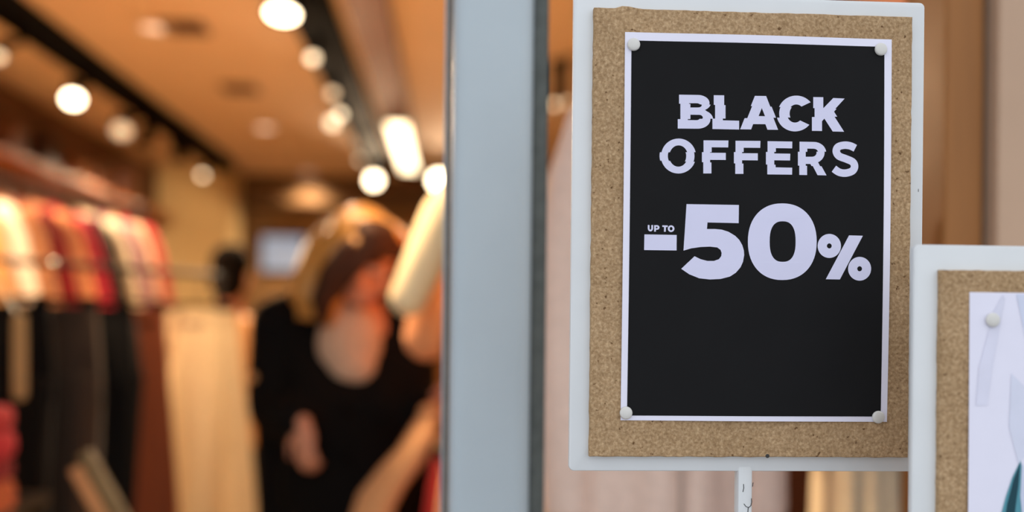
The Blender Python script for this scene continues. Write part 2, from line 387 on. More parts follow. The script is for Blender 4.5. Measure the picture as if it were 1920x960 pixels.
def pin(px, py, y, r, label):
    p = PY(px, py, y)
    M = Matrix.Translation(p) @ Matrix.Rotation(R(90), 4, 'X')
    t = thing('push_pin', label, 'push pin', p, group='ivory push pins on the posters')
    M = Matrix.Rotation(R(90), 4, 'X')
    MB().lathe([(r*.2, .0025), (r*.78, .0024), (r*.92, .0019), (r, .0010), (r*.98, .0003), (r*.8, 0)], 24, M).build('head', M_pin, t)
    MB().lathe([(.0005, 0), (.0005, -.004), (.0001, -.006)], 8, M).build('needle', M_chrome, t)
rp = 12.2*Y1/F
for (x, y_, lb) in ((1188, 84, 'top left'), (1651, 93, 'top right'), (1173.5, 774, 'bottom left'), (1646, 782, 'bottom right')):
    pin(x, y_, Y1-.0028, rp, 'round ivory push pin in the %s corner of the black poster' % lb)

c = PY(1815, 548, Y2); pw, ph = .21, .297
q2 = [c, Vector((c.x+pw, c.y, c.z)), Vector((c.x+pw, c.y, c.z-ph)), Vector((c.x, c.y, c.z-ph))]
S2 = Sheet([(1815, 548), (1900, 548), (1900, 900), (1815, 900)], Y2-.0022, .002)
S2.p = q2; S2.x0, S2.x1, S2.z0, S2.z1 = q2[0].x, q2[1].x, q2[2].z, q2[0].z
P2 = thing('poster', 'white picture poster with a teal motif on the nearer cork board', 'poster', (q2[2]+q2[3])/2)
S2.grid(q2, 0, thick=.00018).build('paper_sheet', M_paper, P2, P2.location)
def patch2(name, pts, rgb, lift):
    m = MB(); pp = [PY(x, z, S2.y) for x, z in pts]
    m.add([S2.put(p.x, p.z, lift) for p in pp], [tuple(range(len(pp)))]); o = m.build(name, mat('ink_%d_%d_%d' % rgb, rgb, .5, .04, 40, spec=.25), P2, P2.location, smooth=False)
    for f_ in o.data.polygons:
        if f_.normal.y > 0: o.data.flip_normals(); break
patch2('pale_fold_print', [(1880, 552), (1862, 585), (1834, 690), (1828, 760), (1850, 760), (1862, 680), (1884, 560)], (221, 221, 238), .0003)
patch2('pale_fold_print', [(1905, 552), (1935, 700), (1960, 720), (1960, 552)], (212, 218, 238), .0003)
patch2('pale_fold_print', [(1895, 700), (1925, 730), (1930, 840), (1908, 870), (1890, 800)], (216, 219, 236), .0003)
patch2('teal_print', [(1912, 862), (1896, 895), (1884, 930), (1872, 975), (1860, 1010), (1960, 1010), (1960, 900), (1930, 885), (1918, 900)], (86, 150, 165), .0003)
patch2('dark_teal_print', [(1911, 866), (1898, 900), (1886, 945), (1876, 1010), (1896, 1010), (1902, 950), (1908, 905)], (24, 66, 78), .0005)
patch2('pale_fold_print', [(1914, 868), (1911, 930), (1918, 1005), (1924, 940), (1922, 880)], (205, 212, 232), .0005)
pin(1860.5, 600, Y2-.0030, 14*Y2/F, 'round white push pin at the top left of the teal picture poster')

# ------------------------------------------------------------------ ceiling lamps
def lamp(px, py, up, aimto, vis, label, d=.11, power=1.0, blend=.5, cone=75, track_x=None, length=.17):
    p = PZ(px, py, CAM_Z+up)
    if track_x is not None: p.x = track_x + max(-.09, min(.09, p.x-track_x))
    return lamp_at(p, aimto, vis, label, d, power, cone, track_x, length)
NL = [0]
def lamp_at(p, aimto, vis, label, d=.11, power=1.0, cone=75, track_x=None, length=.17):
    dr = (Vector(aimto)-p).normalized(); rot = aim(dr); M4 = rot.to_4x4()
    t = thing('track_spotlight', label, 'spotlight', p)
    r = d/2; back = -length
    MB().lathe([(r*.3, back-.012), (r*.75, back), (r*.85, back*.9), (r*.95, -.02), (r*1.04, 0), (r*1.04, .012), (r*.94, .012), (r*.9, -.006)], 20, M4).build('housing', M_black, t)
    s_ = MATS.get('lens%.2f' % vis) or mat('lens%.2f' % vis, (255, 236, 200), .3, .0, 5, emit=((1.0, .80, .52), vis))
    MB().lathe([(r*.9, -.004), (r*.9, .004), (r*.6, .008), (r*.1, .009)], 20, M4).build('lens', s_, t)
    tx = track_x if track_x is not None else p.x
    top = Vector((tx-p.x, 0, (CEIL-.08 if track_x is not None else CEIL)-p.z)); mid = M4 @ Vector((0, 0, back*.5))
    MB().tube([mid, Vector((top.x, mid.y, mid.z+.05)), Vector((top.x, mid.y, top.z))], [.03, .028, .03], 10).build('stem', M_black, t)
    MB().box((top.x-.03, mid.y-.07, top.z-.025), (top.x+.03, mid.y+.07, top.z+.008), .004).build('adapter', M_black, t)
    L = bpy.data.lights.new('spot_beam', 'SPOT'); L.energy = SPOT_W*power; L.color = WARM; L.spot_size = R(cone); L.spot_blend = .6; L.shadow_soft_size = r*.8
    lo = bpy.data.objects.new('spot_beam', L); COL.objects.link(lo); lo.parent = t; lo.location = dr*.03; lo.rotation_euler = (-dr).to_track_quat('Z', 'Y').to_euler()
    return t
TXL, TXR = -1.362*1.8, -.445*1.8
def track(x, y0, y1, wd, ht, label):
    t = thing('lighting_track', label, 'lighting track', (x, (y0+y1)/2, CEIL-ht)); h = (y1-y0)/2
    for s_ in (-1, 1): MB().box((s_*wd/2-.008, -h, 0), (s_*wd/2+.008, h, ht), .002).build('side_rail', M_black, t)
    MB().box((-wd/2, -h, ht*.35), (wd/2, h, ht), .002).build('channel', M_black, t)
    for s_ in (-1, 1): MB().box((-wd/2-.01, s_*h-.01, -.003), (wd/2+.01, s_*h+.01, ht), .003).build('end_cap', M_black, t)
track(TXL, 2.2, 10.9, .15, .13, 'long black lighting track above the left clothes rails')
track(TXR, 2.2, 11.0, .24, .07, 'wide black lighting track over the middle of the shop')
lamp(137, 185, 1.5, (-2.0, 5.1, .8), 14, 'brightly lit black spotlight, the largest glowing one on the left track', .125, 1.2, track_x=TXL)
lamp(222, 244, 1.5, (-2.1, 5.8, .6), .9, 'dimly glowing spotlight, next after the brightest on the left track', .15, 1, track_x=TXL)
lamp(272, 262, 1.5, (-3.3, 9.5, 1.5), 2, 'black spotlight turned to the wall, third along the left track', .13, .5, track_x=TXL)
lamp(338, 292, 1.5, (-3.3, 11, 1.6), 2, 'black spotlight turned to the wall, beside the small glowing one at the track end', .13, .4, track_x=TXL)
lamp(380, 328, 1.5, (-2.4, 6.8, .4), 3.2, 'small glowing spotlight at the far end of the left track', .07, 1, track_x=TXL)
lamp(-8, 105, 1.5, (-1.9, 4.0, 1.0), 1.6, 'spotlight cut off by the left edge of the photo', .07, 1, track_x=TXL)
lamp(525, 24, 1.62, (-.90, 4.5, .6), 14, 'largest bright spotlight on the middle track at the top edge', .17, .9, track_x=TXR)
lamp(586, 108, 1.6, (-.6, 3.5, .6), 3.2, 'yellowish glowing spotlight, second along the middle track', .07, .9, track_x=TXR)
lamp(623, 174, 1.6, (-.6, 4.5, .6), 1.6, 'tan glowing spotlight, third along the middle track', .07, .9, track_x=TXR)
lamp(638, 214, 1.6, (-.5, 3.5, .6), 4.5, 'bright spotlight overlapping a pinkish one on the middle track', .06, .9, track_x=TXR)
lamp(612, 230, 1.6, (-1.3, 4.2, 1.0), 2.6, 'pinkish spotlight half behind a brighter one on the middle track', .10, .9, track_x=TXR-.06)
lamp(675, 299, 1.6, (-.4, 5.0, .4), 1.8, 'dim tan spotlight near the far end of the middle track', .06, .9, track_x=TXR)
lamp(701, 338, 1.6, (-.4, 5.0, .8), 12, 'bright white spotlight at the far end of the middle track', .15, .9, track_x=TXR)
lamp(822, 338, 1.6, (.2, 5.0, .8), 14, 'bright white spotlight half hidden by the door post', .18, .8)
lamp(1040, 195, 1.5, (.6, 3.6, .8), 2.2, 'small ring-like spotlight in the gap right of the door post', .045, .5)
lamp(1064, 191, 1.5, (1.0, 3.6, .8), 1.3, 'fainter small spotlight in the gap right of the door post', .045, .5)
# nearer lamps of the same tracks, above the frame
lamp_at(Vector((TXL, 3.1, CEIL-.3)), (-1.5, 4.4, 1.5), 6, 'spotlight above the left racks, nearest the entrance', .12, 1.6, 75, TXL)
lamp_at(Vector((TXL, 4.2, CEIL-.3)), (-1.7, 4.1, 1.0), 6, 'spotlight above the left racks, second from the entrance', .12, .8, 80, TXL)
lamp_at(Vector((TXR, 2.9, CEIL-.25)), (-1.5, 3.4, .9), 6, 'spotlight over the entrance aimed at the hanging trousers', .12, 1.0, 60, TXR)
lamp_at(Vector((TXR, 2.45, CEIL-.25)), (.10, 2.26, 1.40), 6, 'spotlight over the entrance aimed at the peach garments', .12, 1.7, 32, TXR)
lamp_at(Vector(((x3+x4)/2+.35, 2.0, 2.42)), ((x3+x4)/2+.42, 2.32, 1.55), 4, 'small spotlight above the window display', .09, .33, 70)

def downlight(px, py, vis, label, en=220):
    p = PZ(px, py, CEIL); t = thing('ceiling_downlight', label, 'downlight', p, group='row of recessed downlights')
    MB().lathe([(.10, -.004), (.105, -.012), (.085, -.014), (.075, -.004)], 24).build('ring', mat('lamp_ring', (220, 200, 175), .5), t)
    MB().lathe([(.074, -.003), (.07, -.009), (.02, -.011)], 24).build('diffuser', mat('diffuser%.2f' % vis, (255, 230, 200), .5, 0, emit=((1, .72, .52), vis)), t)
    L = bpy.data.lights.new('glow', 'SPOT'); L.energy = en*.85; L.color = WARM; L.spot_size = R(140); L.spot_blend = .8; L.shadow_soft_size = .07
    lo = bpy.data.objects.new('glow', L); COL.objects.link(lo); lo.parent = t; lo.location = (0, 0, -.03)
downlight(290, 50, .9, 'recessed ceiling downlight beside the dark vent')
downlight(497, 238, 1.5, 'pinkish recessed ceiling downlight in the middle of the ceiling')
downlight(577, 323, .9, 'recessed ceiling downlight nearest the back wall', 150)
def vent(px, py, label):
    p = PZ(px, py, CEIL); t = thing('ceiling_vent', label, 'vent', p); vm = mat('vent_brown', (92, 62, 44), .6)
    for s_ in (-1, 1):
        MB().box((s_*.12-.012, -.12, -.014), (s_*.12+.012, .12, 0), .002).build('frame_bar', vm, t); MB().box((-.12, s_*.12-.012, -.014), (.12, s_*.12+.012, 0), .002).build('frame_bar', vm, t)
    for i in range(6): MB().box((-.11, -.1+i*.036, -.011), (.11, -.08+i*.036, -.002)).build('slat', vm, t)
vent(346, 50, 'dark square ceiling vent beside a downlight'); vent(450, 165, 'dark square ceiling vent in the middle of the ceiling')
p = PZ(733, 272, CEIL-.06)
y0, y1 = PZ(722, 228, CEIL-.07).y, PZ(745, 318, CEIL-.07).y
t = thing('linear_ceiling_light', 'long bright rectangular ceiling light beside the middle track', 'ceiling light', (bx, (y0+y1)/2, CEIL-.05))
h = (y1-y0)/2
MB().box((-.10, -h, -.03), (.10, h, 0), .004).build('housing', M_black, t)
MB().box((-.085, -h+.02, -.038), (.085, h-.02, -.028), .003).build('diffuser', mat('linear_diffuser', (255, 240, 210), .4, 0, emit=((1, .80, .50), 5)), t)

# ------------------------------------------------------------------ clothes
def fab(rgb): return mat('fabric_%d_%d_%d' % rgb, rgb, .85, .07, 60, spec=.15, bump=.15, sheen=.1)
def hanger(t, wd, clip_z=None):
    m = MB().tube([(0, 0, -.075 if clip_z is None else -.105), (0, 0, -.04), (.012, 0, -.025), (.02, 0, -.008), (.012, 0, .008), (0, 0, .012), (-.014, 0, .006)], .0022, 6)
    m.build('hook', M_chrome, t)
    if clip_z is None:
        MB().tube([(-wd, 0, -.15), (-wd*.5, 0, -.105), (0, 0, -.075), (wd*.5, 0, -.105), (wd, 0, -.15)], [.012, .011, .01, .011, .012], 8).build('hanger', M_hanger, t)
    else:
        MB().tube([(-wd, 0, -.105), (0, 0, -.105), (wd, 0, -.105)], .006, 8).build('hanger', M_black, t)
        for s_ in (-1, 1): MB().box((s_*wd*.85-.018, -.014, -.145), (s_*wd*.85+.018, .014, -.098), .004).build('clip', M_black, t)
def ringpts(cx, cy, z, a, b, n, fold, ph, k):
    o = []
    for j in range(n):
        th = 2*PI*j/n; f_ = 1+fold*math.sin(k*th+ph)+fold*.6*math.sin((k*2+1)*th+ph*1.7)
        o.append(Vector((cx+a*math.cos(th)*(1+.25*(f_-1)), cy+b*math.sin(th)*f_, z)))
    return o
def top(name, label, rgb, loc, rz, seed, w_=.17, L=.6, sl=.42, splay=.11, r0=.055, group=None, sleeve_col=None):
    rnd = random.Random(seed); t = thing(name, label, 'garment', loc, rz, group); ph = rnd.uniform(0, 6)
    hanger(t, w_*.92)
    lay = [(-.085, .055, .045), (-.105, .10, .045), (-.13, w_*.8, .048), (-.16, w_, .05), (-.22, w_*1.0, .06), (-.32, w_*.97, .065), (-L*.75, w_*.98, .06), (-L+.02, w_*1.0, .06), (-L, w_*.99, .055)]
    rs = [ringpts(0, 0, z, a, b, 40, .25*max(0, (-z-.14)/L), ph, 5) for z, a, b in lay]
    MB().rings(rs).build('body', fab(rgb), t)
    for s_ in (-1, 1):
        j = rnd.uniform(-.02, .02)
        MB().tube([(s_*w_*.9, 0, -.15), (s_*(w_+splay*.25), j*.4, -.15-sl*.25), (s_*(w_+splay*.6), j, -.15-sl*.6), (s_*(w_+splay), j, -.15-sl)], [r0, r0*1.05, r0*.95, r0*.8], 14).build('sleeve', fab(sleeve_col or rgb), t)
    MB().tube([(.06*math.cos(q), .048*math.sin(q), -.085) for q in [2*PI*i/14 for i in range(15)]], .008, 6, rcap=False).build('collar', fab(rgb), t)
    return t
def skirt(name, label, rgb, loc, rz, seed, a0=.13, a1=.21, L=1.0, dep=.085, k=6, fold=.40, group=None):
    rnd = random.Random(seed); t = thing(name, label, 'garment', loc, rz, group); ph = rnd.uniform(0, 6)
    hanger(t, a0*.95, -.085); rs = []
    for i in range(13):
        u = i/12; rs.append(ringpts(0, 0, -.125-L*u, a0+(a1-a0)*u**.8, dep*(.5+.5*u), 56, fold*min(1, u*2+.1), ph+u*.5, k))
    MB().rings(rs).build('skirt_panel', fab(rgb), t)
    MB().rings([ringpts(0, 0, z, a0+.003, dep*.5+.006, 40, 0, 0, 3) for z in (-.123, -.163)]).build('waistband', fab(rgb), t)
    return t
def trousers(name, label, rgb, loc, rz, seed, a0=.15, L=1.0, group=None):
    rnd = random.Random(seed); t = thing(name, label, 'garment', loc, rz, group); ph = rnd.uniform(0, 6)
    hanger(t, a0*.95, -.085)
    MB().rings([ringpts(0, 0, z, a, b, 40, f_, ph, 5) for z, a, b, f_ in ((-.125, a0, .035, .0), (-.19, a0*1.05, .045, .14), (-.32, a0*1.12, .058, .2), (-.38, a0*1.1, .05, .2))]).build('hip_panel', fab(rgb), t)
    for s_ in (-1, 1):
        cx = s_*a0*.56
        MB().rings([ringpts(cx*(1-.12*u), 0, -.32-(L-.28)*u, a0*(.56-.16*u), .052-.01*u, 28, .26, ph+s_+u, 3) for u in [i/9 for i in range(10)]]).build('trouser_leg', fab(rgb), t)
    MB().rings([ringpts(0, 0, z, a0+.003, .041, 40, 0, 0, 3) for z in (-.123, -.16)]).build('waistband', fab(rgb), t)
    return t
def rack(name, label, p, q, m=M_chrome, low=None):
    p, q = Vector(p), Vector(q); d = (q-p); c = (p+q)/2; t = thing(name, label, 'clothes rack', (c.x, c.y, 0)); o = t.location.copy()
    MB().tube([p, q], .010, 12).build('rail', m, t, o)
    if low: MB().tube([Vector((p.x, p.y, low)), Vector((q.x, q.y, low))], .011, 12).build('low_rail', m, t, o)
    n = Vector((-d.y, d.x, 0)).normalized()*.24
    for e in (p, q):
        MB().tube([(e.x, e.y, .03), (e.x, e.y, e.z)], .014, 12).build('upright', m, t, o)
        MB().tube([Vector((e.x, e.y, .03))-n, Vector((e.x, e.y, .03))+n], .015, 10).build('foot_bar', m, t, o)
    return t
# rail of tops (behind) -- nearest garment at the left, receding to the right
A_ = [(-118, 372, 3.80, (206, 150, 92), 'tan top at the left edge of the upper clothes rail'),
      (-40, 340, 3.90, (244, 226, 204), 'white top with bright shoulder, leftmost pale one on the upper rail'),
      (-8, 365, 4.00, (168, 112, 76), 'brown top between the white and the dark red ones'),
      (22, 372, 4.09, (116, 12, 18), 'dark red top on the upper rail'),
      (58, 376, 4.18, (214, 140, 92), 'peach-tan top between the dark red and crimson ones'),
      (88, 382, 4.27, (190, 36, 62), 'crimson top on the upper rail'),
      (103, 388, 4.36, (30, 18, 16), 'black top showing as a thin dark strip beside the crimson one'),
      (150, 386, 4.45, (250, 238, 206), 'bright white top near the right end of the upper rail'),
      (178, 392, 4.53, (170, 110, 140), 'mauve top showing as a thin strip between two pale ones'),
      (197, 392, 4.60, (242, 216, 176), 'cream top near the right end of the upper rail'),
      (214, 396, 4.68, (196, 40, 44), 'red top, last on the right of the upper rail')]
pa = PY(-150, 352, 3.7); pb = PY(262, 385, 4.85); zr = (pa.z+pb.z)/2
M_dark = mat('dark_bronze', (30, 22, 17), .6, .1, 40, spec=.2)
RA = rack('clothes_rack', 'tall metal clothes rack carrying the coloured tops', (pa.x, 3.7, 1.78), (pb.x, 4.85, 1.78), M_dark)
for i, (px, py, y, rgb, lb) in enumerate(A_):
    f_ = (y-3.7)/(4.85-3.7); x = pa.x+(pb.x-pa.x)*f_; x = PY(px, 400, y).x
    top('hanging_shirt', lb, rgb, (pa.x+(pb.x-pa.x)*f_, y, 1.78), R(-14), 30+i, w_=.17, L=.62, sl=.40, splay=.12, r0=.043, group='tops on the upper rail')
# rail of trousers and skirts (in front)
pc = PY(-70, 515, 2.72); pd = PY(408, 515, 3.48); zb = 1.38
RB = rack('clothes_rack', 'low metal clothes rack carrying the trousers and skirts', (pc.x, 2.72, zb), (pd.x, 3.5, zb), M_dark)
def onB(y): return Vector((pc.x+(pd.x-pc.x)*(y-2.72)/(3.5-2.72), y, zb))
trousers('trousers', 'black trousers at the left end of the lower rail', (14, 12, 11), onB(2.82), R(-20), 60, .15, group='garments on the lower rail')
trousers('trousers', 'dark grey trousers beside the black ones on the lower rail', (72, 58, 47), onB(2.94), R(-18), 61, .16, group='garments on the lower rail')
trousers('trousers', 'black tapering trousers left of the brown skirt', (12, 10, 9), onB(3.08)+Vector((-.045, 0, 0)), R(-16), 62, .17, group='garments on the lower rail')
skirt('skirt', 'dark brown skirt left of the cream one', (124, 62, 34), onB(3.22)+Vector((-.055, 0, 0)), R(-14), 63, .14, .20, 1.0, group='garments on the lower rail')
skirt('skirt', 'long cream skirt hanging at the right end of the lower rail', (236, 208, 160), onB(3.44)+Vector((-.015, 0, 0)), R(-6), 64, .125, .225, 1.02, dep=.10, k=7, fold=.34, group='garments on the lower rail')
# two-level rail of pale garments at the right, mostly behind the door post
YC = 2.0
pe = PY(962, 330, 2.3); pf = PY(885, 800, 2.25)
RC = rack('clothes_rack', 'two-level clothes rack behind the door post with peach garments', (pe.x-.03, YC, 1.66), (pe.x+.05, 3.0, 1.66), M_dark, 1.02)
top('hanging_coat', 'bright cream blouse with slanting sleeve left of the door post', (250, 226, 178), (pe.x, 2.30, 1.66), R(35), 80, w_=.16, L=.48, sl=.25, splay=.125, r0=.05, group='pale garments behind the door post')
top('hanging_coat', 'peach blouse under the bright cream one by the door post', (236, 160, 108), (pe.x+.01, 2.44, 1.66), R(35), 81, w_=.17, L=.54, sl=.34, splay=.085, r0=.065, group='pale garments behind the door post')
skirt('skirt', 'long peach skirt low down beside the door post', (236, 176, 124), (pe.x-.07, 2.22, 1.02), R(10), 82, .085, .15, .80)
skirt('skirt', 'red skirt behind the peach one beside the door post', (170, 38, 34), (pe.x-.06, 2.36, 1.02), R(10), 83, .12, .185, .80)
# strap and sleeve-like things at the left
t = thing('hanging_strap', 'narrow tan strap hanging in front of the black trousers', 'strap', PY(37, 590, 2.6))
p0 = PY(37, 560, 2.62); o = t.location.copy()
MB().tube([PY(37, 597, 2.6), PY(37, 640, 2.6), PY(37, 690, 2.6), PY(37, 740, 2.6)], [.018, .019, .019, .019], 12, flat=(1, .3)).build('strap_band', fab((196, 160, 108)), t, o)
MB().tube([PY(37, 597, 2.6), onB(2.76)+Vector((0, 0, .012))], .004, 6).build('loop', M_chrome, t, o)
# stack of folded knitwear on a table at the left edge
tt = PY(-60, 962, 2.35)
TB = thing('display_table', 'dark low table at the lower left edge with folded knitwear', 'table', (tt.x-.1, 2.35, 0))
tz = tt.z
MB().box((-.35, -.3, tz-.03), (.17, .3, tz), .004).build('table_top', mat('dark_table', (40, 28, 20), .5), TB)
for sx in (-.32, .14):
    for sy in (-.27, .27): MB().box((sx-.02, sy-.02, 0), (sx+.02, sy+.02, tz-.03), .003).build('leg', M_black, TB)
z = tz
for i, (rgb, hh, lb) in enumerate((((206, 104, 52), .075, 'orange folded sweater at the bottom of the stack at the left edge'), ((150, 22, 26), .05, 'dark red folded sweater on the orange one'), ((206, 34, 48), .062, 'bright red folded sweater, thick one in the middle of the stack'), ((196, 40, 46), .058, 'red folded sweater on top of the stack at the left edge'))):
    s_ = thing('folded_sweater', lb, 'sweater', (tt.x-.055, 2.3, z), group='folded knitwear at the left edge')
    rx = .155 - .006*(i % 2)
    rs = []
    for u in range(9):
        a = PI*u/8-PI/2; c_ = max(.05, math.cos(a))**.5
        rs.append([Vector((rx*(.86+.14*c_)*math.copysign(abs(math.cos(q))**.5, math.cos(q)), .13*(.86+.14*c_)*math.copysign(abs(math.sin(q))**.5, math.sin(q)), hh/2+hh/2*math.sin(a))) for q in [2*PI*j/28 for j in range(28)]])
    MB().rings(rs).build('folded_body', fab(rgb), s_)
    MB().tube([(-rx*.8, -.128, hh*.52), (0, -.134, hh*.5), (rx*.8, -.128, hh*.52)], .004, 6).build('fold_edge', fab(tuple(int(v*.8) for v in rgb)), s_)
    z += hh
# slanted wooden slat
pt, pbm = PY(152, 862, 2.5), PY(152+.56*640, 862+640, 2.5)
pbm = pt+(pbm-pt)*((pt.z-.0)/(pt.z-pbm.z)); ax = (pt-pbm); Ln = ax.length
SL = thing('display_plank', 'slanted pale wooden plank with an olive edge below the brown skirt', 'plank', pbm)
Mx = aim(ax).to_4x4(); xx = (Mx.to_3x3().inverted() @ Vector((1, 0, 0)))
zax = ax.normalized(); xax = Vector((1, 0, 0)); xax = (xax-zax*xax.dot(zax)).normalized(); yax = zax.cross(xax)
Mx = Matrix((xax, yax, zax)).transposed().to_4x4()
MB().box((-.034, -.02, .02), (-.004, .02, Ln-.01), .005, Mx).build('face_board', mat('pale_wood', (222, 164, 108), .5, .08, 20), SL)
MB().box((-.004, -.012, .02), (.028, .03, Ln+.012), .005, Mx).build('edge_board', mat('olive_board', (128, 112, 74), .6, .12, 20), SL)

# ------------------------------------------------------------------ window display: coats on dress forms
def dress_form(label, x, y, h, k_=1.0):
    t = thing('dress_form', label, 'mannequin', (x, y, .3)); H = h-.3
    MB().lathe([(.05*k_, H+.10), (.055*k_, H+.085), (.05*k_, H+.06), (.052*k_, H), (.07*k_, H-.02)], 24).build('neck', mat('linen', (190, 176, 150), .8), t)
    MB().rings([ringpts(0, 0, z, a*k_, b*k_, 28, 0, 0, 3) for z, a, b in ((H, .07, .06), (H-.05, .14, .08), (H-.2, .15, .11), (H-.4, .12, .09), (H-.58, .15, .11), (H-.68, .12, .1))]).build('torso', mat('linen', (190, 176, 150), .8), t)
    MB().lathe([(.012, 0), (.012, H-.6)], 12).build('pole', M_chrome, t)
    MB().lathe([(.14, 0), (.14, .012), (.03, .02), (.013, .04)], 28).build('base', M_chrome, t)
    return t
def worn_coat(name, label, rgb, x, y, zs, hw_, zh, seed, arm=True, lap=True):
    rnd = random.Random(seed); t = thing(name, label, 'coat', (x, y, zh)); H = zs-zh; ph = rnd.uniform(0, 6)
    lay = [(H+.03, .33, .075), (H+.005, .46, .09), (H-.03, .60, .10), (H-.08, .68, .12), (H-.2, .72, .135), (H-.38, .72, .13), (H*.35, .78, .14), (0.0, .80, .15)]
    MB().rings([ringpts(0, 0, z, hw_*a, b, 64, .02+.10*max(0, (H-z)/H), ph, 6) for z, a, b in lay]).build('coat_body', fab(rgb), t)
    if arm:
        for s_ in (-1, 1):
            MB().tube([(s_*hw_*.48, 0, H-.04), (s_*hw_*.62, 0, H-.14), (s_*hw_*.69, -.01, H-.26), (s_*hw_*.72, -.02, H-.45), (s_*hw_*.71, -.06, H-.66)], [.055, .055, .053, .048, .042], 16).build('sleeve', fab(rgb), t)
    if lap:
        for s_ in (-1, 1):
            MB().add([(s_*.02, -.155, H-.42), (s_*.03, -.15, H-.1), (s_*.075, -.10, H+.035), (s_*.13, -.13, H-.12), (s_*.09, -.15, H-.22)], [(0, 1, 2, 3, 4)]).add([(s_*.02, -.145, H-.42), (s_*.03, -.14, H-.1), (s_*.075, -.09, H+.035), (s_*.13, -.12, H-.12), (s_*.09, -.14, H-.22)], [(0, 1, 2, 3, 4)]).build('lapel', fab(rgb), t)
        MB().tube([(0, -.155, H-.42), (.004, -.15, H*.35), (0, -.16, .01)], .004, 6).build('front_edge', fab(tuple(int(v*.8) for v in rgb)), t)
        for z in (H-.42, H-.52): MB().ell((.03, -.150, z), (.010, .004, .010)).build('button', fab(tuple(int(v*.7) for v in rgb)), t)
    return t
c1 = PY(1240, 400, 1.62)
zsh = PY(1262, 190, 1.62).z
dress_form('linen dress form under the pinkish beige coat', c1.x, 1.62, zsh, .9)
worn_coat('display_coat', 'pinkish beige coat on the dress form behind the black poster board', (236, 208, 192), c1.x, 1.62, zsh, .215, .62, 5)
c2 = PY(1612, 700, 1.75)
dress_form('linen dress form under the tan dress', c2.x, 1.75, PY(1612, 330, 1.75).z, .40)
worn_coat('display_dress', 'yellowish tan dress showing below the black poster board', (226, 212, 184), c2.x, 1.75, PY(1612, 330, 1.75).z, .088, .55, 6, arm=False, lap=False)
c3 = PY(1700, 900, 1.70)
skirt('skirt', 'black garment edge between the tan dress and the nearer board', (18, 17, 17), (PY(1713, 900, 1.6).x, 1.6, 1.16), 0, 90, .022, .022, .62, dep=.03)
rack('clothes_rack', 'small window display rail carrying the black garment', (PY(1713, 900, 1.6).x, 1.5, 1.16), (PY(1713, 900, 1.6).x, 1.68, 1.16), M_black)

# ------------------------------------------------------------------ left wall shelf with bags, back of the shop
sh = MB().box((XL, 5.6, 2.36), (XL+.32, 11.0, 2.40), .004)
struct('trim_4', sh, mat('shelf_wood', (176, 104, 56), .5, .1, 8))
struct('trim_5', MB().box((XL, 5.6, 1.75), (XL+.32, 11.0, 1.79), .004), mat('shelf_wood', (0, 0, 0)))
bagc = [(92, 50, 30), (128, 84, 54), (70, 42, 28), (150, 104, 70), (104, 64, 40), (84, 48, 34)]
bagl = ['dark brown', 'light brown', 'near-black brown', 'pale tan', 'mid brown', 'reddish brown']
for i in range(6):
    y = 6.7+i*.62; wb, hb = .17, .2+.05*((i*7) % 3)
    t = thing('handbag', bagl[i]+' handbag on the high left wall shelf, %s from the left' % ['first', 'second', 'third', 'fourth', 'fifth', 'sixth'][i], 'handbag', (XL+.17, y, 2.40), R(90), 'handbags on the wall shelf')
    bm_ = mat('leather_%d' % i, bagc[i], .45, .08, 30)
    MB().rings([[Vector((wb*s_*(math.copysign(abs(math.cos(q))**.4, math.cos(q))), .06*(1-.3*zz)*math.copysign(abs(math.sin(q))**.5, math.sin(q)), zz*hb)) for q in [2*PI*j/24 for j in range(24)]] for zz, s_ in ((0, .9), (.05, .98), (.5, 1), (.95, .92), (1, .86))]).build('bag_body', bm_, t)
    for sy in (-.04, .04): MB().tube([(wb*.45*math.cos(PI*k_/10), sy, hb*.97+.09*math.sin(PI*k_/10)) for k_ in range(11)], .006, 6).build('handle', bm_, t)
    MB().box((-wb*.8, -.066, hb*.6), (wb*.8, -.05, hb*.97), .006).build('flap', bm_, t)
# counter and screen at the back
p0, p1 = PY(470, 600, 11.2), PY(900, 600, 11.2)
ct = thing('shop_counter', 'wooden sales counter at the back of the shop', 'counter', ((p0.x+p1.x)/2, 11.2, 0)); h = (p1.x-p0.x)/2
MB().box((-h, -.3, 0), (h, .3, .98), .006).build('counter_body', M_wood, ct); MB().box((-h-.03, -.34, .98), (h+.03, .34, 1.02), .006).build('counter_top', M_fascia, ct)
p0, p1 = PY(490, 442, 12.2), PY(568, 508, 12.2)
ms = thing('wall_screen', 'pale blue lit screen on the back wall left of the woman', 'screen', ((p0.x+p1.x)/2, YB, p1.z)); h = (p1.x-p0.x)/2; hh = p0.z-p1.z
MB().box((-h-.02, -.05, -.02), (h+.02, 0, hh+.02), .006).build('bezel', M_black, ms)
MB().box((-h, -.054, 0), (h, -.048, hh), .001).build('display', mat('screen_light', (120, 130, 140), .3, 0, emit=((.62, .70, .85), .45)), ms)

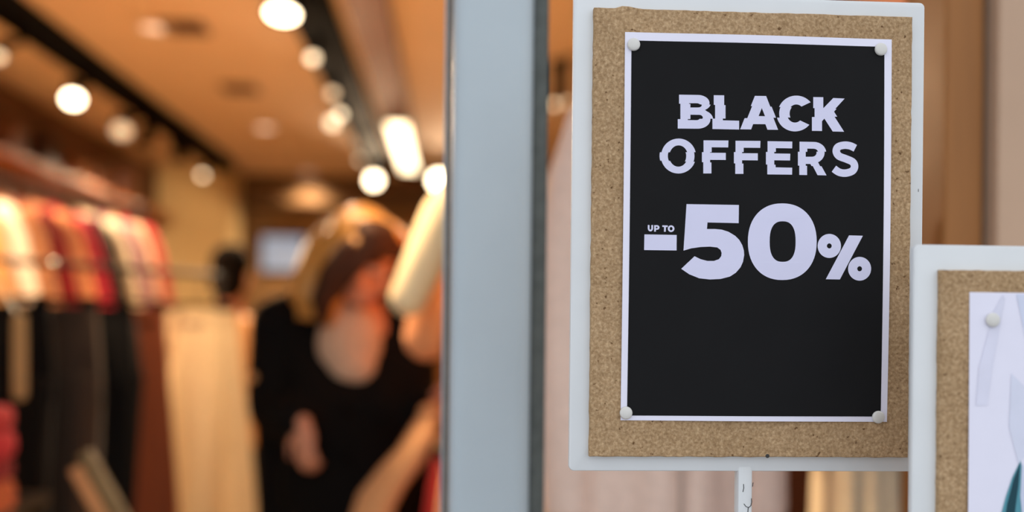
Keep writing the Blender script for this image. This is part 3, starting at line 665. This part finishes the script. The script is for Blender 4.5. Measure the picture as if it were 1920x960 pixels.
# ------------------------------------------------------------------ people
def basis(fd, ud):
    fd = Vector(fd).normalized(); ud = Vector(ud); ud = (ud-fd*ud.dot(fd)).normalized(); rd = fd.cross(ud).normalized()
    return Matrix((rd, fd, ud)).transposed()      # columns: right, forward, up
def head(mb, c, B):
    g = lambda x, y, z: Vector(c)+B @ Vector((x, y, z))
    mb.ell(g(0, -.01, .025), (.073, .092, .088), B, 20, 14); mb.ell(g(0, .022, -.05), (.054, .062, .062), B); mb.ell(g(0, .062, -.088), (.026, .022, .02), B)
    mb.tube([g(0, .082, .015), g(0, .098, -.018), g(0, .104, -.03)], [.007, .010, .012], 8); mb.ell(g(0, .09, -.062), (.022, .01, .009), B)
    for s_ in (-1, 1): mb.ell(g(s_*.074, -.005, -.008), (.008, .018, .03), B); mb.ell(g(s_*.045, .055, -.03), (.022, .022, .022), B)
    return g
def face_parts(g, B, t, o, parent):
    we, di, li = mat('eye_white', (196, 180, 168), .4), mat('eye_dark', (50, 34, 24), .3), mat('lips', (170, 84, 76), .5)
    for s_ in (-1, 1):
        e = MB().ell(g(s_*.031, .074, .004), (.012, .010, .008), B, 12, 8).build('eye', we, parent, o); MB().ell(g(s_*.031, .083, .003), (.005, .003, .005), B, 10, 6).build('iris', di, parent, o)
        MB().tube([g(s_*.016, .087, .024), g(s_*.033, .086, .029), g(s_*.048, .076, .025)], .003, 6).build('eyebrow', di, parent, o)
    MB().ell(g(0, .096, -.062), (.022, .006, .007), B, 12, 6).build('lips', li, parent, o)
def hand(mb, wr, d, n, side, curl=.5, s=1.0):
    d = Vector(d).normalized(); n = Vector(n); n = (n-d*n.dot(d)).normalized(); sd = d.cross(n).normalized()*side
    wr = Vector(wr); B = Matrix((sd, n, d)).transposed()
    mb.ell(wr+d*.045*s, (.038*s, .015*s, .052*s), B, 12, 8)
    for i, ln in enumerate((.066, .075, .070, .054)):
        b = wr+d*.085*s+sd*(.027-.018*i)*s; pts = [b]; a = curl*.5; dd = d
        for k_, fr in enumerate((.45, .32, .23)):
            dd = d*math.cos(a)+n*math.sin(a); pts.append(pts[-1]+dd*ln*fr*s*1.15); a += curl*.7
        mb.tube(pts, [.0088*s, .0082*s, .0076*s, .0066*s], 8)
    b = wr+d*.03*s+sd*.03*s; mb.tube([b, b+(sd*.7+d*.6+n*.25)*.034*s, b+(sd*.75+d*1.25+n*.45)*.048*s], [.012*s, .0095*s, .0075*s], 8)

def cap(mb, a, b, ra, rb, k=6):
    a, b = Vector(a), Vector(b); mb.tube([a.lerp(b, i/k) for i in range(k+1)], [ra+(rb-ra)*i/k for i in range(k+1)], 14)
YQ = 2.62
def J(px, py, y=YQ): return PY(px, py, y)
skin = mat('skin', (196, 136, 106), .5, .04, 30, spec=.3)
pel = J(640, 905, 2.68); root = Vector((pel.x, 2.68, 0))
WO = thing('person', 'woman with long blond hair in a black coat, looking down at the garments', 'person', root)
chest, nb = J(655, 700, 2.66), J(662, 592, 2.62); hc = J(676, 488, 2.54)
shl, shr = J(528, 600, 2.68), J(762, 612, 2.68)
ell_, wl = J(517, 768, 2.62), J(568, 792, 2.44)
elr, wr_ = J(772, 782, 2.56), J(812, 752, 2.50)
hl, hr = J(606, 935, 2.68), J(684, 935, 2.68)
kl, kr = Vector((hl.x-.01, 2.66, .45)), Vector((hr.x+.03, 2.64, .45)); al, ar = Vector((hl.x-.02, 2.72, .09)), Vector((hr.x+.05, 2.70, .09))
Bh = basis((.74, -.50, -.52), (.34, -.10, .93))
bd = MB(); g = head(bd, hc, Bh)
cap(bd, nb, hc-Vector((.01, -.02, .04)), .05, .047)
bd.ell(chest+Vector((0, 0, .06)), (.15, .10, .17)); bd.ell(pel, (.15, .105, .13)); cap(bd, pel, chest, .125, .125)
bd.tube([shl, nb-Vector((0, 0, .04)), shr], [.05, .06, .05], 12)
for s_, e_, w2, sd_ in ((shl, ell_, wl, 1), (shr, elr, wr_, -1)): cap(bd, s_, e_, .046, .036); cap(bd, e_, w2, .036, .024)
hand(bd, wl, (.12, -.25, -.9), (.3, .75, -.1), -1, .9, .85); hand(bd, wr_, (.65, -.1, .35), (.2, -.6, -.4), 1, .6)
for h_, k_, a_ in ((hl, kl, al), (hr, kr, ar)): cap(bd, h_, k_, .082, .055); cap(bd, k_, a_, .052, .036); cap(bd, a_+Vector((0, .03, -.045)), a_+Vector((.02, -.13, -.055)), .034, .028)
body = blob('body', bd, skin, WO, root, .0058, 5)
face_parts(g, Bh, WO, root, body)
ha = MB()
ha.ell(g(0, -.035, .045), (.084, .086, .088), Bh, 20, 14); ha.ell(g(0, -.06, -.02), (.080, .066, .10), Bh)
ha.ell(g(0, .02, .098), (.07, .075, .03), Bh)
for s_ in (-1, 1): ha.tube([g(s_*.055, .045, .09), g(s_*.088, .02, .02), g(s_*.088, .01, -.06), g(s_*.075, .03, -.13)], [.025, .026, .024, .012], 10)
ha.tube([J(640, 440, 2.60), J(612, 480, 2.58), J(592, 525, 2.55), J(578, 565, 2.54), J(580, 592, 2.54)], [.06, .065, .062, .05, .02], 14)
ha.tube([J(640, 470, 2.54), J(622, 520, 2.52), J(612, 570, 2.53), J(618, 610, 2.54)], [.05, .05, .042, .015], 12)
for i in range(14):
    q = i/13; ha.tube([J(662-30*q, 405+20*q, 2.60-.06*q), J(622-34*q, 460+10*q, 2.57), J(600-34*q+8*math.sin(i*2.1), 530, 2.53), J(596-34*q+14*math.sin(i*1.7), 590+10*math.sin(i*2.7), 2.53)], [.014, .018, .016, .006], 6)
blob('hair', ha, mat('blond_hair', (192, 134, 62), .45, .22, 40, spec=.5, stretch=(6, 6, .6), bump=.4), WO, root, .0075, 4)
fr = MB()                                      # front locks coloured dark for the shaded side of hair and face
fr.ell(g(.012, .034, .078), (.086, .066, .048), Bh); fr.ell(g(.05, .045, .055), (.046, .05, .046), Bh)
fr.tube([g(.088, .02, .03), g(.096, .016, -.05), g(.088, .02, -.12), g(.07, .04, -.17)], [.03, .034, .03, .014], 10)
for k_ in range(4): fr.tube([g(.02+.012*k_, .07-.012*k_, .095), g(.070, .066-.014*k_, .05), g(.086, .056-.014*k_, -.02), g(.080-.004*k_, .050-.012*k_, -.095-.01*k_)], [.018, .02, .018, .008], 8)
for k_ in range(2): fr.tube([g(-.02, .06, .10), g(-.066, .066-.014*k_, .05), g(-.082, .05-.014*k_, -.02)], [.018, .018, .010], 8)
blob('shaded_locks', fr, mat('shaded_hair_brown', (62, 36, 22), .6, .2, 40, spec=.15, stretch=(6, 6, .6), bump=.4), WO, root, .0065, 3)
# coat, blouse, trousers, shoes
co = MB()
co.tube([shl+Vector((-.01, .02, -.01)), nb+Vector((-.05, .05, -.03)), nb+Vector((.05, .05, -.03)), shr+Vector((.01, .02, -.01))], [.075, .07, .07, .075], 14)
cap(co, J(592, 560, 2.70), shl+Vector((-.005, 0, -.01)), .045, .075); cap(co, shl, ell_, .082, .075); cap(co, ell_, ell_.lerp(wl, .86), .072, .055); cap(co, shr, elr, .08, .068); cap(co, elr, elr.lerp(wr_, .8), .062, .05)
co.ell(chest+Vector((-.01, .03, .03)), (.20, .13, .22)); co.ell(pel+Vector((0, .02, .10)), (.21, .15, .22)); co.ell(pel+Vector((.01, .03, -.12)), (.20, .16, .22))
cap(co, J(540, 700, 2.68), Vector((J(556, 960, 2.68).x, 2.7, .5)), .09, .10); cap(co, J(760, 720, 2.66), Vector((J(750, 960, 2.68).x, 2.68, .5)), .08, .09)
co.ell(J(640, 800, 2.58), (.15, .10, .16)); co.ell(J(650, 900, 2.58), (.17, .10, .18)); cap(co, shl+Vector((.05, -.02, -.03)), J(600, 760, 2.54), .06, .07); cap(co, shr+Vector((-.02, -.02, -.03)), J(712, 770, 2.54), .06, .07)
cap(co, pel+Vector((0, .05, .1)), Vector((pel.x, 2.75, .48)), .15, .17)
blob('coat', co, mat('black_wool', (15, 13, 12), .9, .15, 60, spec=.1, bump=.2), WO, root, .012, 8)
bl = MB(); bl.ell(J(655, 645, 2.572), (.085, .055, .11)); bl.ell(J(662, 690, 2.548), (.062, .042, .05)); bl.ell(J(650, 600, 2.58), (.055, .05, .05))
blob('blouse', bl, fab((196, 166, 140)), WO, root, .008, 4)
tr = MB()
for h_, k_, a_ in ((hl, kl, al), (hr, kr, ar)): cap(tr, h_, k_, .095, .068); cap(tr, k_, a_+Vector((0, 0, .02)), .066, .05)
tr.ell(pel-Vector((0, 0, .03)), (.16, .115, .12))
blob('trousers', tr, mat('black_denim', (20, 19, 22), .85, .1, 60), WO, root, .012, 5)
for a_ in (al, ar):
    s_ = MB(); cap(s_, a_+Vector((0, .04, -.05)), a_+Vector((.02, -.14, -.055)), .04, .034); cap(s_, a_+Vector((0, .02, -.05)), a_+Vector((0, .0, .02)), .04, .05); blob('shoe', s_, M_black, WO, root, .008, 4)
for z in (.0, .09): MB().ell(J(648, 770+z*1000, 2.465), (.011, .005, .011)).build('button', M_black, WO, root)
MB().ell(J(472, 708, 2.56), (.013, .006, .013)).build('sleeve_button', mat('horn_button', (190, 140, 84), .25), WO, root)
# tan garment held by the woman
gt = thing('held_garment', 'tan garment draped from the hand of the woman beside the door post', 'garment', J(790, 790, 2.44)); o = gt.location.copy()
MB().tube([J(806, 775, 2.45), J(790, 815, 2.43), J(768, 855, 2.42), J(735, 895, 2.42), J(705, 940, 2.42), J(690, 1010, 2.42), J(685, 1120, 2.42)], [.028, .042, .045, .05, .06, .075, .08], 18, flat=(1, .6)).build('sleeve', fab((222, 164, 112)), gt, o)
MB().tube([J(802, 770, 2.45), J(814, 765, 2.45), J(822, 776, 2.46)], [.03, .03, .026], 14, flat=(1, .6)).build('cuff', fab((222, 164, 112)), gt, o)

# distant shopper seen from behind
YD = 4.8
def K(px, py, y=YD): return PY(px, py, y)
hd = K(438, 512); base = Vector((hd.x, YD, 0)); hz = hd.z
SH = thing('person', 'distant shopper with dark hair in a tan top, left of the woman', 'person', base)
B2_ = basis((.3, 1, -.1), (0, .1, 1)); bd = MB(); g2 = head(bd, hd, B2_)
s0 = Vector((base.x, YD, hz-.24)); cap(bd, s0, hd-Vector((0, 0, .05)), .05, .048)
ch = s0-Vector((0, 0, .2)); pv = s0-Vector((0, 0, .55))
bd.ell(ch, (.16, .1, .2)); bd.ell(pv, (.16, .11, .13)); cap(bd, ch, pv, .12, .13); bd.tube([s0+Vector((-.18, 0, -.05)), s0, s0+Vector((.18, 0, -.05))], [.05, .06, .05], 12)
top_ = MB(); top_.ell(ch, (.185, .125, .22)); top_.ell(pv+Vector((0, 0, .05)), (.185, .135, .16)); cap(top_, ch, pv, .145, .155); top_.tube([s0+Vector((-.18, 0, -.055)), s0-Vector((0, 0, .02)), s0+Vector((.18, 0, -.055))], [.065, .075, .065], 12)
tro = MB(); tro.ell(pv-Vector((0, 0, .06)), (.17, .125, .12))
for s_ in (-1, 1):
    sh_ = s0+Vector((s_*.19, 0, -.06)); e_ = sh_+Vector((s_*.05, .02, -.28)); w2 = e_+Vector((-s_*.02, .12, -.2))
    cap(bd, sh_, e_, .045, .036); cap(bd, e_, w2, .036, .025); hand(bd, w2, (0, .5, -.6), (-s_, .1, 0), s_, .5); cap(top_, sh_, e_, .062, .052); cap(top_, e_, e_.lerp(w2, .85), .05, .04)
    hp = pv+Vector((s_*.085, 0, -.05)); kn = Vector((hp.x, YD+.0, hp.z*.52)); an = Vector((hp.x+s_*.02, YD+.02, .09))
    cap(bd, hp, kn, .08, .055); cap(bd, kn, an, .05, .036); cap(bd, an+Vector((0, -.03, -.045)), an+Vector((0, .13, -.055)), .034, .028); cap(tro, hp, kn, .095, .07); cap(tro, kn, an+Vector((0, 0, .02)), .068, .055)
    shm = MB(); cap(shm, an+Vector((0, -.04, -.05)), an+Vector((0, .14, -.055)), .04, .034); blob('shoe', shm, M_black, SH, base, .01, 3)
bo2 = blob('body', bd, skin, SH, base, .007, 4); face_parts(g2, B2_, SH, base, bo2)
blob('top', top_, fab((190, 140, 92)), SH, base, .012, 5); blob('trousers', tro, mat('black_denim', (20, 19, 22)), SH, base, .012, 5)
hm = MB(); hm.ell(g2(0, -.03, .04), (.095, .10, .095), B2_); hm.ell(g2(0, -.05, -.04), (.09, .075, .10), B2_)
blob('hair', hm, mat('dark_hair', (16, 11, 8), .9, .2, 40, spec=.03, stretch=(6, 6, .6)), SH, base, .01, 4)
